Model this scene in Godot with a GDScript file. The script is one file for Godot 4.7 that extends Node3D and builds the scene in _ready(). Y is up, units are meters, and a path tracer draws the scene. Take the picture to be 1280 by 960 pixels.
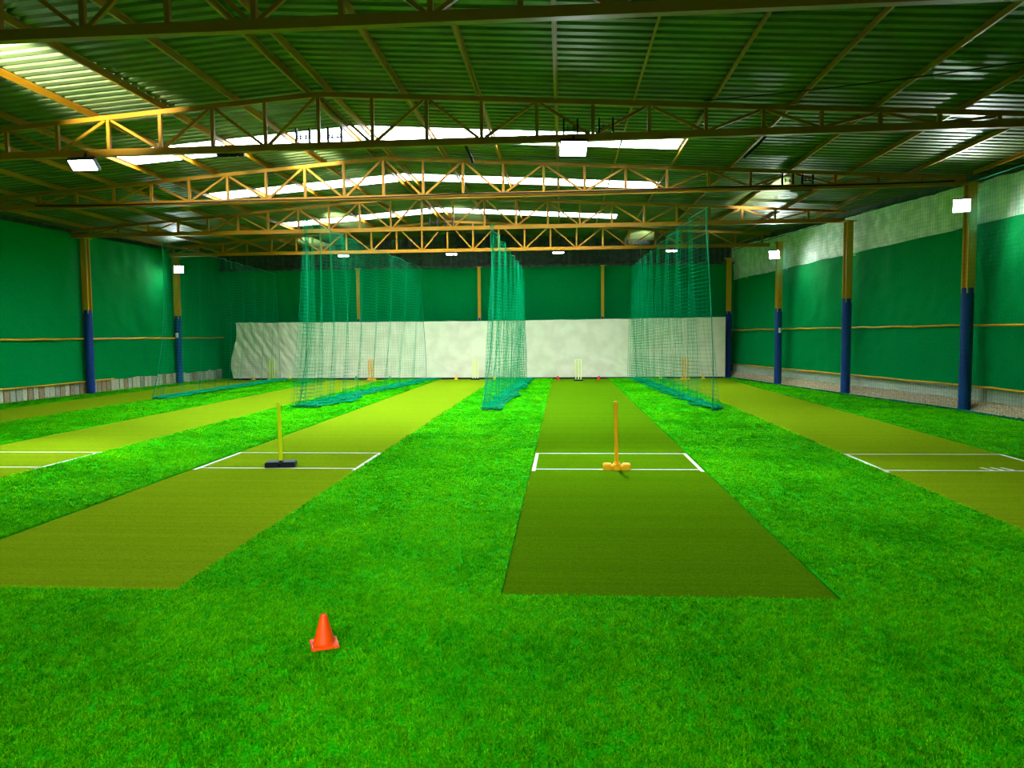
extends Node3D
# Indoor cricket practice hall: green turf, five pitch mats, dividing nets, steel roof trusses.
# World: the camera stands at x = 0, z = 0 and the lanes run towards -z; y up, metres.

const RIDGE_X := -3.6
const RIDGE_Y := 5.24
const FAR_Z := -27.4
const NEAR_Z := 5.0
const LANE_X := [-11.2, -7.15, -3.33, 0.61, 4.49]      # centre lines of the five mats
const TRUSS_Z := [-6.95, -11.3, -15.4, -19.6, -24.0]
const SKYLIGHT_Z := [[-13.4, -14.4], [-17.4, -18.2], [-22.1, -22.95]]
const LEFT_WALL := [Vector2(-13.45, 5.3), Vector2(-13.35, -14.0), Vector2(-13.2, -21.0), Vector2(-12.7, -27.6)]
const RIGHT_WALL := [Vector2(9.6, 5.3), Vector2(8.9, -10.0), Vector2(8.2, -15.3), Vector2(7.45, -19.5), Vector2(6.8, -23.2), Vector2(6.02, -27.5)]

var M := {}
var used := {}
var rng := RandomNumberGenerator.new()
var noise := FastNoiseLite.new()


# ---------------------------------------------------------------- mesh collecting
class Shape:
	var v := PackedVector3Array()
	var n := PackedVector3Array()
	var ix := PackedInt32Array()
	var c := PackedColorArray()

	func tri(a: int, b: int, d: int) -> void:
		ix.append(a); ix.append(b); ix.append(d)

	func quad(a: Vector3, b: Vector3, cc: Vector3, d: Vector3, out: Vector3) -> void:
		var nn := (b - a).cross(cc - a)
		if nn.length() < 1e-12:
			nn = (cc - a).cross(d - a)
		nn = nn.normalized()
		var s := v.size()
		var flip := nn.dot(out) > 0.0
		if nn.dot(out) < 0.0:
			nn = -nn
		v.append(a); v.append(b); v.append(cc); v.append(d)
		for k in 4:
			n.append(nn)
		if flip:
			tri(s, s + 2, s + 1); tri(s, s + 3, s + 2)
		else:
			tri(s, s + 1, s + 2); tri(s, s + 2, s + 3)

	func hexa(p: Array) -> void:   # eight corners: four of one end in order, four of the other
		var mid := Vector3.ZERO
		for q in p:
			mid += q / 8.0
		for f in [[0, 1, 2, 3], [4, 5, 6, 7], [0, 1, 5, 4], [1, 2, 6, 5], [2, 3, 7, 6], [3, 0, 4, 7]]:
			var fc: Vector3 = (p[f[0]] + p[f[1]] + p[f[2]] + p[f[3]]) / 4.0
			quad(p[f[0]], p[f[1]], p[f[2]], p[f[3]], fc - mid)

	func box(at: Vector3, size: Vector3) -> void:
		var h := size / 2.0
		hexa([at + Vector3(-h.x, -h.y, -h.z), at + Vector3(h.x, -h.y, -h.z), at + Vector3(h.x, -h.y, h.z), at + Vector3(-h.x, -h.y, h.z),
			at + Vector3(-h.x, h.y, -h.z), at + Vector3(h.x, h.y, -h.z), at + Vector3(h.x, h.y, h.z), at + Vector3(-h.x, h.y, h.z)])

	func bevel_box(at: Vector3, size: Vector3, b: float) -> void:   # chamfered along the upper rim and the upright edges
		var ring := func(y: float, inset: float) -> Array:
			var hx := size.x / 2.0 - inset
			var hz := size.z / 2.0 - inset
			var r := []
			for q in [[-hx + b, -hz], [hx - b, -hz], [hx, -hz + b], [hx, hz - b], [hx - b, hz], [-hx + b, hz], [-hx, hz - b], [-hx, -hz + b]]:
				r.append(at + Vector3(q[0], y, q[1]))
			return r
		var rings := [ring.call(-size.y / 2.0, 0.0), ring.call(size.y / 2.0 - b, 0.0), ring.call(size.y / 2.0, b * 0.8)]
		for k in 2:
			for i in 8:
				var j := (i + 1) % 8
				quad(rings[k][i], rings[k][j], rings[k + 1][j], rings[k + 1][i], (rings[k][i] + rings[k][j]) / 2.0 - at)
		for i in range(1, 7):
			fan3(rings[2][0], rings[2][i], rings[2][i + 1], Vector3.UP)
			fan3(rings[0][0], rings[0][i], rings[0][i + 1], Vector3.DOWN)

	func fan3(a: Vector3, b: Vector3, d: Vector3, out: Vector3) -> void:
		var s := v.size()
		var nn := (b - a).cross(d - a).normalized()
		var flip := nn.dot(out) > 0.0
		v.append(a); v.append(b); v.append(d)
		for k in 3:
			n.append(-nn if nn.dot(out) < 0.0 else nn)
		if flip:
			tri(s, s + 2, s + 1)
		else:
			tri(s, s + 1, s + 2)

	func beam(p: Vector3, q: Vector3, w: float, h: float, up := Vector3.UP) -> void:
		var d := (q - p).normalized()
		var side := d.cross(up)
		if side.length() < 1e-3:
			side = d.cross(Vector3.RIGHT)
		side = side.normalized() * w / 2.0
		var u := side.cross(d).normalized() * h / 2.0
		hexa([p - side - u, p + side - u, p + side + u, p - side + u, q - side - u, q + side - u, q + side + u, q - side + u])

	func tube(pts: Array, r: float, sides := 6, ends := true) -> void:
		var first := v.size()
		var count := pts.size()
		var up := Vector3.UP
		for i in count:
			var a: Vector3 = pts[maxi(i - 1, 0)]
			var b: Vector3 = pts[mini(i + 1, count - 1)]
			var d := (b - a).normalized()
			var s := d.cross(up)
			if s.length() < 0.05:
				s = d.cross(Vector3(0.31, 0.0, 0.95))
			s = s.normalized()
			var u := s.cross(d)
			for k in sides:
				var ang := TAU * k / sides
				var o := s * cos(ang) + u * sin(ang)
				v.append(pts[i] + o * r)
				n.append(o)
		for i in count - 1:
			for k in sides:
				var a := first + i * sides + k
				var b := first + i * sides + (k + 1) % sides
				tri(a, a + sides, b); tri(b, a + sides, b + sides)
		if ends and sides > 3:
			for e in [0, count - 1]:
				var s := v.size()
				var nn: Vector3 = (pts[e] - pts[1 if e == 0 else count - 2]).normalized()
				for k in sides:
					v.append(v[first + e * sides + k]); n.append(nn)
				for k in range(1, sides - 1):
					if e == 0:
						tri(s, s + k, s + k + 1)
					else:
						tri(s, s + k + 1, s + k)

	func lathe(at: Vector3, profile: Array, sides := 20) -> void:   # profile: [radius, height], sharp at every profile point
		for i in profile.size() - 1:
			var r0: float = profile[i][0]
			var y0: float = profile[i][1]
			var r1: float = profile[i + 1][0]
			var y1: float = profile[i + 1][1]
			var sl := Vector2(y1 - y0, r0 - r1).normalized()
			var s := v.size()
			for k in sides + 1:
				var o := Vector3(cos(TAU * k / sides), 0, sin(TAU * k / sides))
				v.append(at + o * r0 + Vector3.UP * y0); v.append(at + o * r1 + Vector3.UP * y1)
				var nn := (o * sl.x + Vector3.UP * sl.y).normalized()
				n.append(nn); n.append(nn)
			for k in sides:
				var a := s + k * 2
				tri(a, a + 1, a + 2); tri(a + 2, a + 1, a + 3)

	func grid(nu: int, nv: int, f: Callable) -> void:   # smooth sheet through f(u, v)
		var s := v.size()
		var pts := []
		for j in nv + 1:
			var row := PackedVector3Array()
			for i in nu + 1:
				row.append(f.call(float(i) / nu, float(j) / nv))
			pts.append(row)
		for j in nv + 1:
			for i in nu + 1:
				v.append(pts[j][i])
				var du: Vector3 = pts[j][mini(i + 1, nu)] - pts[j][maxi(i - 1, 0)]
				var dv: Vector3 = pts[mini(j + 1, nv)][i] - pts[maxi(j - 1, 0)][i]
				n.append(dv.cross(du).normalized())
		for j in nv:
			for i in nu:
				var a := s + j * (nu + 1) + i
				tri(a, a + 1, a + nu + 1); tri(a + 1, a + nu + 2, a + nu + 1)

	func mesh() -> ArrayMesh:
		for k in range(0, ix.size(), 3):   # front faces run clockwise, agreeing with the normals
			var a := ix[k]
			var b := ix[k + 1]
			var e := ix[k + 2]
			if (v[b] - v[a]).cross(v[e] - v[a]).dot(n[a] + n[b] + n[e]) > 0.0:
				ix[k + 1] = e
				ix[k + 2] = b
		var arr := []
		arr.resize(Mesh.ARRAY_MAX)
		arr[Mesh.ARRAY_VERTEX] = v
		arr[Mesh.ARRAY_NORMAL] = n
		arr[Mesh.ARRAY_INDEX] = ix
		if c.size() == v.size():
			arr[Mesh.ARRAY_COLOR] = c
		var m := ArrayMesh.new()
		m.add_surface_from_arrays(Mesh.PRIMITIVE_TRIANGLES, arr)
		return m


# ---------------------------------------------------------------- naming
func numbered(called: String) -> String:
	if not used.has(called):
		used[called] = 0
		return called
	used[called] += 1
	return "%s_%03d" % [called, used[called]]


func thing(called: String, label: String, category: String, at := Vector3.ZERO, group := "", turn := 0.0) -> Node3D:
	var o := Node3D.new()
	o.name = numbered(called)
	add_child(o)
	o.position = at
	o.rotation.y = turn
	tag(o, label, category, group)
	return o


func tag(o: Node, label: String, category: String, group := "") -> void:
	o.set_meta("label", label)
	o.set_meta("category", category)
	if group:
		o.set_meta("group", group)


func setting(called: String, label: String, category: String) -> Node3D:
	var o := thing(called, label, category)
	o.set_meta("kind", "structure")
	return o


func part(called: String, s, m: Material, parent: Node, at := Vector3.ZERO) -> MeshInstance3D:
	var o := MeshInstance3D.new()
	o.name = called
	o.mesh = s if s is Mesh else s.mesh()
	o.material_override = m
	o.position = at
	parent.add_child(o, true)
	return o


func copy(o: Node3D, at: Vector3, label := "", turn := 0.0) -> Node3D:
	var base: String = o.name
	var r := o.duplicate()
	r.name = numbered(base)
	add_child(r)
	r.position = at
	r.rotation.y = turn
	if label:
		r.set_meta("label", label)
	return r


# ---------------------------------------------------------------- materials
func paint(called: String, rgb: Color, rough := 0.6, metal := 0.0) -> StandardMaterial3D:
	var m := StandardMaterial3D.new()
	m.resource_name = called
	m.albedo_color = rgb
	m.roughness = rough
	m.metallic = metal
	m.metallic_specular = 0.3
	M[called] = m
	return m


func grain(called: String, a: Color, b: Color, freq: float, scale: float, rough := 0.8, octaves := 4) -> StandardMaterial3D:
	var m := paint(called, Color.WHITE, rough)
	var t := NoiseTexture2D.new()
	t.width = 512
	t.height = 512
	t.seamless = true
	t.generate_mipmaps = false
	var fn := FastNoiseLite.new()
	fn.seed = called.length() * 7 + 3
	fn.frequency = freq
	fn.fractal_octaves = octaves
	t.noise = fn
	var g := Gradient.new()
	g.offsets = PackedFloat32Array([0.25, 0.75])
	g.colors = PackedColorArray([a, b])
	t.color_ramp = g
	m.albedo_texture = t
	m.uv1_triplanar = true
	m.uv1_world_triplanar = true
	m.uv1_scale = Vector3.ONE * scale
	return m


func pile_texture(dark: Color, light: Color, seed_: int) -> ImageTexture:   # short woven pile, rows of tufts across the mat
	var side := 512
	var data := PackedByteArray()
	data.resize(side * side * 3)
	var r := RandomNumberGenerator.new()
	r.seed = seed_
	var row := 0.5
	for y in side:
		row = clampf(row + r.randf_range(-0.22, 0.22), 0.2, 0.8)
		var band := row + r.randf_range(-0.16, 0.16)
		var run := 0.5
		for x in side:
			if x % 2 == 0:
				run = r.randf()
			var k := clampf(0.26 * band + 0.75 * run, 0.0, 1.0)
			var cc := dark.lerp(light, k)
			var at := (y * side + x) * 3
			data[at] = cc.r8
			data[at + 1] = cc.g8
			data[at + 2] = cc.b8
	return ImageTexture.create_from_image(Image.create_from_data(side, side, false, Image.FORMAT_RGB8, data))


func make_materials() -> void:
	paint("ochre_steel", Color8(160, 106, 4), 0.5, 0.0)
	paint("post_steel", Color8(206, 148, 20), 0.45, 0.0)
	paint("black_metal", Color8(24, 25, 28), 0.5, 0.3)
	paint("lamp_body", Color8(38, 40, 44), 0.45, 0.4)
	var roof := grain("roof_sheet", Color8(88, 98, 54), Color8(106, 114, 68), 0.01, 0.15, 0.52)
	roof.metallic = 0.2
	grain("gable_sheet", Color8(58, 68, 62), Color8(80, 88, 80), 0.02, 0.4, 0.6)
	grain("shade_cloth", Color8(0, 125, 59), Color8(0, 134, 64), 0.02, 1.4, 0.8)
	grain("white_cloth", Color8(186, 214, 186), Color8(240, 244, 230), 0.012, 0.45, 0.8)
	grain("screen_cloth", Color8(222, 212, 178), Color8(234, 224, 192), 0.01, 0.3, 0.85)
	grain("wall_backing", Color8(60, 70, 62), Color8(84, 92, 82), 0.02, 0.3, 0.8)
	grain("entrance_sheet", Color8(196, 198, 186), Color8(214, 216, 204), 0.02, 0.3, 0.8)
	grain("base_board", Color8(166, 158, 134), Color8(204, 194, 168), 0.03, 1.2, 0.8)
	grain("base_board_grey", Color8(136, 134, 116), Color8(170, 166, 146), 0.03, 1.2, 0.8)
	grain("base_board_brown", Color8(138, 112, 82), Color8(172, 146, 112), 0.03, 1.2, 0.8)
	grain("base_sheet", Color8(176, 186, 160), Color8(206, 212, 190), 0.03, 1.0, 0.55)
	grain("dirt", Color8(150, 130, 98), Color8(214, 194, 156), 0.03, 1.0, 0.95)
	grain("slab", Color8(26, 38, 24), Color8(40, 52, 34), 0.03, 0.6, 0.9)
	grain("turf_backing", Color8(22, 160, 1), Color8(50, 200, 2), 0.05, 1.6, 0.9)
	paint("pad_blue", Color8(22, 54, 128), 0.5)
	paint("rope_green", Color8(0, 128, 86), 0.7)
	paint("net_cord", Color8(0, 150, 90), 0.65)
	paint("wall_net_cord", Color8(0, 96, 62), 0.65)
	paint("yellow_stump", Color8(254, 255, 0), 0.4)
	paint("lime_stump", Color8(214, 232, 30), 0.4)
	paint("pale_stump", Color8(240, 244, 150), 0.4)
	paint("orange_stump", Color8(255, 172, 8), 0.4)
	paint("yellow_base", Color8(255, 186, 6), 0.42)
	paint("rubber", Color8(20, 26, 36), 0.45)
	paint("cone_orange", Color8(255, 78, 8), 0.38)
	paint("cone_red", Color8(232, 60, 40), 0.45)
	paint("cone_yellow", Color8(244, 200, 50), 0.45)
	paint("cone_green", Color8(60, 170, 60), 0.45)
	paint("line_white", Color8(238, 236, 214), 0.8)
	paint("tie_white", Color8(226, 230, 220), 0.6)
	for k in ["shade_cloth", "entrance_sheet", "turf_backing", "screen_cloth", "white_cloth", "slab", "dirt", "net_cord", "wall_net_cord", "line_white"]:
		M[k].metallic_specular = 0.08
	var glow := paint("lamp_glow", Color8(250, 252, 255), 0.4)
	glow.emission_enabled = true
	glow.emission = Color(0.93, 1.0, 1.0)
	glow.emission_energy_multiplier = 30.0
	var pane := paint("skylight_pane", Color(0.95, 0.98, 0.97, 0.3), 0.2)
	pane.transparency = BaseMaterial3D.TRANSPARENCY_ALPHA
	for k in 2:
		var m := paint(["mat", "mat_fresh"][k], Color.WHITE, 0.9)
		m.albedo_texture = pile_texture([Color8(94, 122, 9), Color8(60, 100, 4)][k], [Color8(138, 164, 20), Color8(96, 138, 8)][k], 11 + k)
		m.uv1_triplanar = true
		m.uv1_world_triplanar = true
		m.uv1_scale = Vector3.ONE * 0.45
		m.metallic_specular = 0.0
	var grass := paint("grass_blade", Color.WHITE, 0.62)
	grass.vertex_color_use_as_albedo = true
	grass.metallic_specular = 0.0
	grass.backlight_enabled = true
	grass.backlight = Color(0.35, 0.35, 0.35)


# ---------------------------------------------------------------- places
func roof_y(x: float) -> float:
	return RIDGE_Y - (0.078 * (RIDGE_X - x) if x < RIDGE_X else 0.055 * (x - RIDGE_X))


func along(path: Array, t: float) -> Vector2:   # t: metres from the first point
	for i in path.size() - 1:
		var d: float = path[i].distance_to(path[i + 1])
		if t <= d or i == path.size() - 2:
			return path[i].lerp(path[i + 1], t / d)
		t -= d
	return path[-1]


func length_of(path: Array) -> float:
	var l := 0.0
	for i in path.size() - 1:
		l += path[i].distance_to(path[i + 1])
	return l


func wall_x(path: Array, z: float) -> float:
	for i in path.size() - 1:
		if z <= path[i].y and z >= path[i + 1].y:
			return lerpf(path[i].x, path[i + 1].x, (z - path[i].y) / (path[i + 1].y - path[i].y))
	return path[-1].x if z < path[-1].y else path[0].x


func _ready() -> void:
	rng.seed = 20
	noise.seed = 5
	noise.frequency = 0.35
	# camera
	var cam := Camera3D.new()
	cam.name = "camera"
	add_child(cam)
	cam.position = Vector3(0, 1.55, 0)
	cam.rotation_order = EULER_ORDER_YXZ
	cam.rotation = Vector3(deg_to_rad(-3.7036), deg_to_rad(3.8158), deg_to_rad(-0.4584))
	cam.fov = rad_to_deg(2.0 * atan(480.0 / 950.0))
	cam.near = 0.05
	cam.far = 200.0
	cam.current = true
	# sky and exposure
	var env := Environment.new()
	var sky := Sky.new()
	var sm := ProceduralSkyMaterial.new()
	sm.sky_top_color = Color(0.86, 0.92, 1.0)
	sm.sky_horizon_color = Color(1.0, 1.0, 1.0)
	sm.ground_bottom_color = Color(0.35, 0.34, 0.3)
	sm.ground_horizon_color = Color(0.6, 0.6, 0.58)
	sm.sky_energy_multiplier = 1.0
	sky.sky_material = sm
	env.background_mode = Environment.BG_SKY
	env.sky = sky
	env.background_energy_multiplier = 35.0
	env.tonemap_mode = Environment.TONE_MAPPER_LINEAR
	env.tonemap_exposure = 1.75
	env.sdfgi_enabled = true
	env.ssao_enabled = true
	env.ssil_enabled = true
	var we := WorldEnvironment.new()
	we.name = "environment"
	we.environment = env
	add_child(we)

	make_materials()
	build_floor()
	build_roof()
	build_walls()
	build_trusses()
	build_posts()
	build_lamps()
	build_mats()
	build_screen()
	build_nets()
	build_equipment()
	build_cables()
	build_grass()


# ---------------------------------------------------------------- floor
func build_floor() -> void:
	var f := setting("floor", "green artificial turf floor laid in long strips between the pitch mats", "floor")
	var s := Shape.new()
	s.box(Vector3(-1.9, -0.11, -11.2), Vector3(24.5, 0.2, 34.0))
	part("slab", s, M.slab, f)
	# turf strips lie between the mats, a finger proud of them
	var edges := [-13.3]
	for x in LANE_X:
		edges.append(x - 0.98)
		edges.append(x + 0.98)
	edges.append(7.75)
	for k in 6:
		var x0: float = edges[k * 2]
		var x1: float = edges[k * 2 + 1]
		if k in [1, 2]:
			x1 -= 0.018          # the open joint along the left side of two mats
		s = Shape.new()
		if k == 5:
			var z0 := -4.38
			var zs := [z0, -13.0, -15.2, -19.4, -23.1, -27.2]
			var xs := [8.2, 7.75, 7.72, 6.95, 6.3, 5.5]
			for i in 5:
				s.hexa([Vector3(x0, -0.01, zs[i]), Vector3(xs[i], -0.01, zs[i]), Vector3(xs[i + 1], -0.01, zs[i + 1]), Vector3(x0, -0.01, zs[i + 1]),
					Vector3(x0, 0.022, zs[i]), Vector3(xs[i], 0.022, zs[i]), Vector3(xs[i + 1], 0.022, zs[i + 1]), Vector3(x0, 0.022, zs[i + 1])])
		else:
			s.box(Vector3((x0 + x1) / 2.0, 0.006, (-4.38 + FAR_Z) / 2.0), Vector3(x1 - x0, 0.032, absf(FAR_Z + 4.38)))
		part("turf_strip", s, M.turf_backing, f)
	s = Shape.new()
	s.box(Vector3(-1.9, 0.006, (NEAR_Z - 4.38) / 2.0), Vector3(23.4, 0.032, NEAR_Z + 4.38))
	part("turf_apron", s, M.turf_backing, f)


func build_grass() -> void:
	var tuft := Shape.new()
	var r := RandomNumberGenerator.new()
	r.seed = 3
	for k in 9:
		var a := r.randf() * TAU
		var foot := Vector3(r.randf_range(-1, 1), 0, r.randf_range(-1, 1)) * 0.016
		var lean := Vector3(cos(a), 0, sin(a)) * r.randf_range(0.006, 0.022)
		var wide := Vector3(-sin(a), 0, cos(a)) * r.randf_range(0.0010, 0.0015)
		var h := r.randf_range(0.016, 0.026)
		var mid := foot + lean * 0.4 + Vector3.UP * h * 0.62
		var tip := foot + lean * 1.25 + Vector3.UP * h
		var at := tuft.v.size()
		for p in [foot - wide, foot + wide, mid - wide * 0.9, mid + wide * 0.9, tip]:
			tuft.v.append(p)
			tuft.n.append((Vector3.UP * 0.8 + lean.normalized() * 0.6).normalized())
		tuft.tri(at, at + 2, at + 1); tuft.tri(at + 1, at + 2, at + 3); tuft.tri(at + 2, at + 4, at + 3)
		var tint := r.randf_range(0.5, 1.4)
		for p in 5:
			tuft.c.append(Color(tint, tint, tint))
	var where: Array[Transform3D] = []
	var tints: Array[Color] = []
	var tone := FastNoiseLite.new()
	tone.seed = 9
	tone.frequency = 0.9
	tone.fractal_octaves = 4
	var zones := [[-2.0, -4.4, 2300.0, 1.0], [-4.4, -6.5, 1500.0, 1.15], [-6.5, -10.0, 760.0, 1.5], [-10.0, -15.0, 360.0, 2.0], [-15.0, -26.4, 170.0, 2.6]]
	for zn in zones:
		var zn0: float = zn[0]
		var zn1: float = zn[1]
		var left := maxf(-13.15, 0.90 * zn1 - 1.2)
		var right := minf(8.1, -0.74 * zn1 + 1.2)
		var count := int((right - left) * (zn0 - zn1) * zn[2])
		for i in count:
			var x := r.randf_range(left, right)
			var z := r.randf_range(zn1, zn0)
			if x < 0.90 * z - 1.2 or x > -0.74 * z + 1.2:
				continue
			var on_mat := false
			if z < -4.36:
				for lx in LANE_X:
					if absf(x - lx) < 0.985:
						on_mat = true
				if x > 7.7 + (0.0 if z > -15.2 else (z + 15.2) * 0.185):
					continue
			if on_mat:
				continue
			var k: float = zn[3]
			var nv := tone.get_noise_2d(x, z)
			var b := Basis(Vector3.UP, r.randf() * TAU) * Basis.from_scale(Vector3(k, 1.0 + 0.12 * (k - 1.0), k) * r.randf_range(0.85, 1.15))
			var leanx := 0.35 * tone.get_noise_2d(x * 0.7 + 40.0, z * 0.7)
			var leanz := 0.35 * tone.get_noise_2d(x * 0.7, z * 0.7 + 70.0)
			b = Basis(Vector3(1, 0, 0), leanz) * Basis(Vector3(0, 0, 1), leanx) * b
			where.append(Transform3D(b, Vector3(x, 0.018, z)))
			var q := clampf(0.5 + nv * 0.5 + r.randf_range(-0.5, 0.5), 0.0, 1.0)
			tints.append(Color(0.022, 0.45, 0.0015).lerp(Color(0.22, 0.90, 0.002), q))
	var mm := MultiMesh.new()
	mm.transform_format = MultiMesh.TRANSFORM_3D
	mm.use_colors = true
	mm.mesh = tuft.mesh()
	mm.instance_count = where.size()
	for i in where.size():
		mm.set_instance_transform(i, where[i])
		mm.set_instance_color(i, tints[i])
	var o := MultiMeshInstance3D.new()
	o.name = "artificial_grass"
	o.multimesh = mm
	o.material_override = M.grass_blade
	add_child(o)
	tag(o, "bright green artificial grass pile covering the hall floor around the mats", "grass")
	o.set_meta("kind", "stuff")


# ---------------------------------------------------------------- roof
func sheet(x0: float, x1: float, z0: float, z1: float, rise := 0.0) -> Shape:   # ribs run down the slope; z0 > z1
	var s := Shape.new()
	var ribs := maxi(1, int(round((z0 - z1) / 0.2)))
	var pitch := (z0 - z1) / ribs
	var prof := []
	for k in ribs:
		var z := z0 - k * pitch
		prof.append_array([[z, 0.0], [z - pitch * 0.50, 0.0], [z - pitch * 0.62, 0.032], [z - pitch * 0.88, 0.032]])
	prof.append([z1 - 0.012, 0.0])
	for layer in 2:
		var up := rise + layer * 0.008
		for i in prof.size() - 1:
			var a := Vector3(x0, roof_y(x0) + prof[i][1] + up, prof[i][0])
			var b := Vector3(x1, roof_y(x1) + prof[i][1] + up, prof[i][0])
			var c := Vector3(x1, roof_y(x1) + prof[i + 1][1] + up, prof[i + 1][0])
			var d := Vector3(x0, roof_y(x0) + prof[i + 1][1] + up, prof[i + 1][0])
			s.quad(a, b, c, d, Vector3.DOWN if layer == 0 else Vector3.UP)
	return s


func build_roof() -> void:
	var roof := setting("ceiling", "corrugated grey metal roof sheets rising to a low ridge", "ceiling")
	var xl := -13.7
	var xr := 10.0
	var breaks := [NEAR_Z + 0.4]
	for w in SKYLIGHT_Z:
		breaks.append(w[0])
		breaks.append(w[1])
	breaks.append(FAR_Z - 0.5)
	for i in breaks.size() - 1:
		var z0: float = breaks[i]
		var z1: float = breaks[i + 1]
		var lit := i % 2 == 1
		var count := maxi(1, int(round((z0 - z1) / 1.0)))
		for k in count:
			var a := lerpf(z0, z1, float(k) / count)
			var b := lerpf(z0, z1, float(k + 1) / count)
			if lit:
				var w: int = i / 2
				var win := setting("window_%d" % (w + 1), ["long white translucent skylight strip behind the truss with paired black brackets", "long white translucent skylight strip halfway to the white screen", "narrow white translucent skylight strip closest to the white screen"][w], "skylight")
				part("pane", sheet(-8.3, RIDGE_X, a, b), M.skylight_pane, win)
				part("pane", sheet(RIDGE_X, [2.13, 2.15, 1.6][w], a, b), M.skylight_pane, win)
				part("roof_sheet", sheet(xl, -8.28, a, b), M.roof_sheet, roof)
				part("roof_sheet", sheet([2.11, 2.13, 1.58][w], xr, a, b), M.roof_sheet, roof)
			else:
				part("roof_sheet", sheet(xl, RIDGE_X, a, b), M.roof_sheet, roof)
				part("roof_sheet", sheet(RIDGE_X, xr, a, b), M.roof_sheet, roof)
	# ridge cap, outside on top
	var s := Shape.new()
	for side in [-1.0, 1.0]:
		for seg in [[NEAR_Z + 0.4, -13.35], [-14.45, -17.35], [-18.25, -22.05], [-23.0, FAR_Z - 0.5]]:
			s.hexa([Vector3(RIDGE_X, RIDGE_Y + 0.055, seg[0]), Vector3(RIDGE_X + side * 0.25, RIDGE_Y + 0.035, seg[0]), Vector3(RIDGE_X + side * 0.25, RIDGE_Y + 0.042, seg[0]), Vector3(RIDGE_X, RIDGE_Y + 0.062, seg[0]),
				Vector3(RIDGE_X, RIDGE_Y + 0.055, seg[1]), Vector3(RIDGE_X + side * 0.25, RIDGE_Y + 0.035, seg[1]), Vector3(RIDGE_X + side * 0.25, RIDGE_Y + 0.042, seg[1]), Vector3(RIDGE_X, RIDGE_Y + 0.062, seg[1])])
	part("ridge_cap", s, M.roof_sheet, roof)
	# purlins along the hall, on the truss top chords
	for x in [-12.6, -11.5, -10.4, -9.3, -8.2, -7.08, -5.97, -4.86, -3.77, -3.43, -2.32, -1.21, -0.08, 1.05, 2.16, 3.31, 4.46, 5.62, 6.75, 7.85]:
		var zfar := FAR_Z + 0.1
		if x > 5.6:
			zfar = -27.0 + (x - 5.6) * 5.2
		s = Shape.new()
		var y := roof_y(x)
		s.box(Vector3(x, y - 0.045, (NEAR_Z + zfar) / 2.0), Vector3(0.008, 0.08, NEAR_Z - zfar))
		s.box(Vector3(x + 0.014, y - 0.009, (NEAR_Z + zfar) / 2.0), Vector3(0.028, 0.008, NEAR_Z - zfar))
		s.box(Vector3(x - 0.014, y - 0.085, (NEAR_Z + zfar) / 2.0), Vector3(0.028, 0.008, NEAR_Z - zfar))
		var o := part(numbered("purlin"), s, M.ochre_steel, self)
		tag(o, "thin ochre steel purlin running lengthwise under the corrugated roof", "purlin", "roof purlins")


# ---------------------------------------------------------------- walls
func cloth(path: Array, t0: float, t1: float, y0: Callable, y1: Callable, inward: float, swell: float, nu: int, nv: int, seed_ := 0.0) -> Shape:
	var s := Shape.new()
	var side := signf(inward)
	s.grid(nu, nv, func(u: float, v: float) -> Vector3:
		var t := lerpf(t0, t1, u)
		var p := along(path, t)
		var y: float = lerpf(y0.call(p), y1.call(p), v)
		var k := noise.get_noise_2d(t * 1.5 + seed_, y * 1.2) * swell + noise.get_noise_2d(t * 5.0 + seed_, y * 2.0 + 31.0) * swell * 0.4
		return Vector3(p.x + inward + k * side, y, p.y))
	return s


func solid_wall(path: Array, out: float) -> Shape:
	var s := Shape.new()
	for i in path.size() - 1:
		var a: Vector2 = path[i]
		var b: Vector2 = path[i + 1]
		s.hexa([Vector3(a.x, -0.2, a.y), Vector3(a.x + out, -0.2, a.y), Vector3(b.x + out, -0.2, b.y), Vector3(b.x, -0.2, b.y),
			Vector3(a.x, roof_y(a.x) + 0.02, a.y), Vector3(a.x + out, roof_y(a.x + out) + 0.02, a.y), Vector3(b.x + out, roof_y(b.x + out) + 0.02, b.y), Vector3(b.x, roof_y(b.x) + 0.02, b.y)])
	return s


func rail(path: Array, t0: float, t1: float, y: float, inward: float, r: float, wobble := 0.0) -> Shape:
	var pts := []
	var n := int((t1 - t0) / 0.4) + 1
	for i in n + 1:
		var t := lerpf(t0, t1, float(i) / n)
		var p := along(path, t)
		pts.append(Vector3(p.x + inward, y + noise.get_noise_2d(t * 3.0, y * 9.0) * wobble, p.y))
	var s := Shape.new()
	s.tube(pts, r, 6)
	return s


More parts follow.
